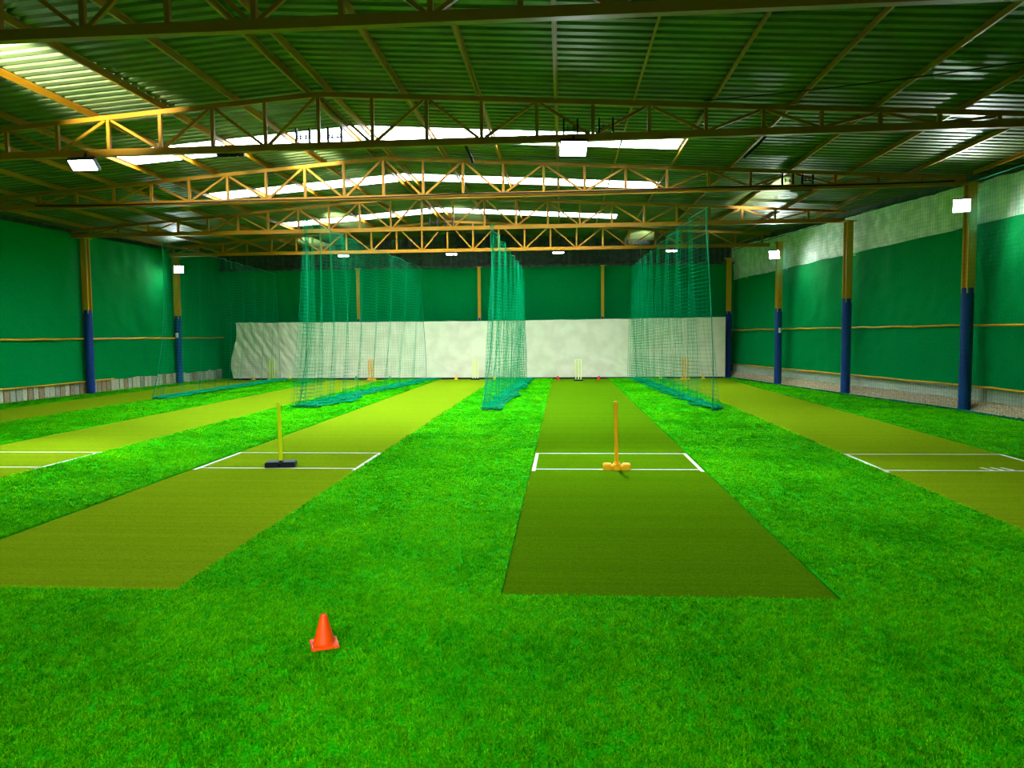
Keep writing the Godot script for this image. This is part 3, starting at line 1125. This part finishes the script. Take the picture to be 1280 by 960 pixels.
func build_equipment() -> void:
	# single target stump, black base
	var t := thing("target_stump", "yellow single stump standing on a black rubber base", "stump", Vector3(-3.33, 0.016, -8.72), "", 0.18)
	var s := Shape.new()
	for k in [-1.0, 1.0]:
		s.bevel_box(Vector3(k * 0.088, 0.032, 0), Vector3(0.17, 0.064, 0.20), 0.014)
	s.bevel_box(Vector3(0, 0.024, 0), Vector3(0.03, 0.044, 0.17), 0.006)
	part("base", s, M.rubber, t)
	s = Shape.new()
	s.lathe(Vector3(0, 0.045, 0), [[0.034, 0.0], [0.034, 0.02], [0.026, 0.028], [0.0, 0.03]], 16)
	part("spring_cup", s, M.rubber, t)
	var st := part("stump", stump_shape(0.71), M.yellow_stump, t, Vector3(0, 0.055, 0))
	st.rotation.z = 0.012
	# single target stump, yellow base
	t = thing("target_stump", "orange single stump standing on a yellow moulded base", "stump", Vector3(0.61, 0.016, -8.62), "", -0.05)
	s = Shape.new()
	for k in [-1.0, 0.0, 1.0]:
		s.bevel_box(Vector3(k * 0.106, 0.033, 0.01 if k == 0.0 else 0.0), Vector3(0.1, 0.066, 0.15), 0.016)
	s.box(Vector3(0, 0.022, 0), Vector3(0.28, 0.04, 0.12))
	part("base", s, M.yellow_base, t)
	s = Shape.new()
	s.lathe(Vector3(0, 0.06, 0), [[0.036, 0.0], [0.03, 0.025], [0.024, 0.03], [0.0, 0.032]], 16)
	part("spring_cup", s, M.yellow_base, t)
	st = part("stump", stump_shape(0.71), M.orange_stump, t, Vector3(0, 0.065, 0))
	st.rotation.z = 0.02
	# full wickets at the far end
	var sets := [[Vector3(-10.25, 0, -26.2), "lime_stump", "lime_stump", "lime green wicket of three stumps before the left end of the screen"], [Vector3(-6.6, 0, -25.9), "orange_stump", "orange_stump", "orange wicket of three stumps seen through the bunched net"],
		[Vector3(-3.0, 0, -26.0), "pale_stump", "rubber", "pale yellow wicket of three stumps beside the narrow dense net"], [Vector3(0.52, 0, -25.1), "pale_stump", "rubber", "pale yellow wicket of three stumps between two red cones"], [Vector3(4.08, 0, -25.6), "orange_stump", "orange_stump", "ochre wicket of three stumps seen through the right-hand net"]]
	for w in sets:
		t = thing("wicket", w[3], "wicket", w[0] + Vector3(0, 0.016, 0), "wickets before the screen")
		s = Shape.new()
		s.bevel_box(Vector3(0, 0.025, 0), Vector3(0.30, 0.05, 0.12), 0.01)
		part("base", s, M[w[2]], t)
		for k in [-1.0, 0.0, 1.0]:
			part("stump", stump_shape(0.66), M[w[1]], t, Vector3(k * 0.085, 0.045, 0))
		for k in [-1.0, 1.0]:
			s = Shape.new()
			s.tube([Vector3(k * 0.0425 - 0.04, 0.712, 0), Vector3(k * 0.0425 + 0.04, 0.712, 0)], 0.008, 8)
			part("bail", s, M[w[1]], t)
	# training cone in the foreground
	t = thing("training_cone", "orange training cone with a square base standing on the green turf", "cone", Vector3(-1.175, 0.036, -3.58), "", 0.42)
	s = Shape.new()
	s.bevel_box(Vector3(0, 0.006, 0), Vector3(0.134, 0.012, 0.134), 0.005)
	part("base", s, M.cone_orange, t)
	s = Shape.new()
	s.lathe(Vector3(0, 0.010, 0), [[0.060, 0.0], [0.051, 0.008], [0.017, 0.138], [0.0155, 0.142], [0.011, 0.142], [0.010, 0.12], [0.0, 0.12]], 32)
	part("cone_body", s, M.cone_orange, t)
	# little marker cones on both sides of the wickets
	var small := [[-11.0, -26.4, "cone_yellow", "tiny yellow marker cone left of the lime wicket by the screen"], [-9.65, -26.3, "cone_yellow", "tiny yellow marker cone right of the lime wicket by the screen"],
		[-7.2, -26.1, "cone_green", "tiny green marker cone left of the orange wicket"], [-6.0, -26.1, "cone_green", "tiny green marker cone right of the orange wicket"],
		[-3.68, -26.1, "cone_yellow", "tiny yellow marker cone left of the pale wicket near the narrow net"], [-2.35, -26.1, "cone_yellow", "tiny yellow marker cone behind the narrow dense net"],
		[-0.16, -25.6, "cone_red", "tiny red marker cone left of the pale wicket"], [1.22, -25.6, "cone_red", "tiny red marker cone right of the pale wicket"],
		[3.3, -25.9, "cone_yellow", "tiny yellow marker cone left of the ochre wicket"], [4.72, -25.9, "cone_yellow", "tiny yellow marker cone right of the ochre wicket"]]
	for c in small:
		t = thing("marker_cone", c[3], "cone", Vector3(c[0], 0.02, c[1]), "marker cones before the screen")
		s = Shape.new()
		s.bevel_box(Vector3(0, 0.006, 0), Vector3(0.14, 0.012, 0.14), 0.004)
		part("base", s, M[c[2]], t)
		s = Shape.new()
		s.lathe(Vector3(0, 0.01, 0), [[0.055, 0.0], [0.018, 0.13], [0.0, 0.132]], 14)
		part("cone_body", s, M[c[2]], t)


# ---------------------------------------------------------------- cables
func cable(label: String, pts: Array, r: float, sag: float) -> void:
	var fine := []
	for i in pts.size() - 1:
		for k in 12:
			var f := k / 12.0
			fine.append(pts[i].lerp(pts[i + 1], f) - Vector3.UP * sag * 4.0 * f * (1.0 - f))
	fine.append(pts[-1])
	var s := Shape.new()
	s.tube(fine, r, 6)
	var o := part(numbered("electric_cable"), s, M.black_metal, self)
	tag(o, label, "cable")


func build_cables() -> void:
	cable("black cable sagging along the bottom chord of the cabled truss", [Vector3(-10.9, 4.3, -15.3), Vector3(-6.5, 4.32, -15.3), Vector3(-2.0, 4.37, -15.3), Vector3(3.0, 4.4, -15.3), Vector3(7.5, 4.42, -15.3)], 0.016, 0.02)
	cable("thin black cable strung across the right side of the ribbed roof", [Vector3(2.0, 4.82, -11.1), Vector3(5.2, 4.64, -9.4), Vector3(8.2, 4.47, -8.0)], 0.008, 0.03)
	cable("short black strap hanging from the bracketed truss beside the glaring lamp", [Vector3(-1.42, 4.35, -11.37), Vector3(-1.36, 4.22, -11.5), Vector3(-1.33, 4.12, -11.52)], 0.022, 0.0)
	cable("long black strap hanging from the bracketed truss toward the right wall", [Vector3(2.98, 4.42, -11.37), Vector3(2.85, 4.28, -11.5), Vector3(2.68, 4.13, -11.6)], 0.02, 0.0)
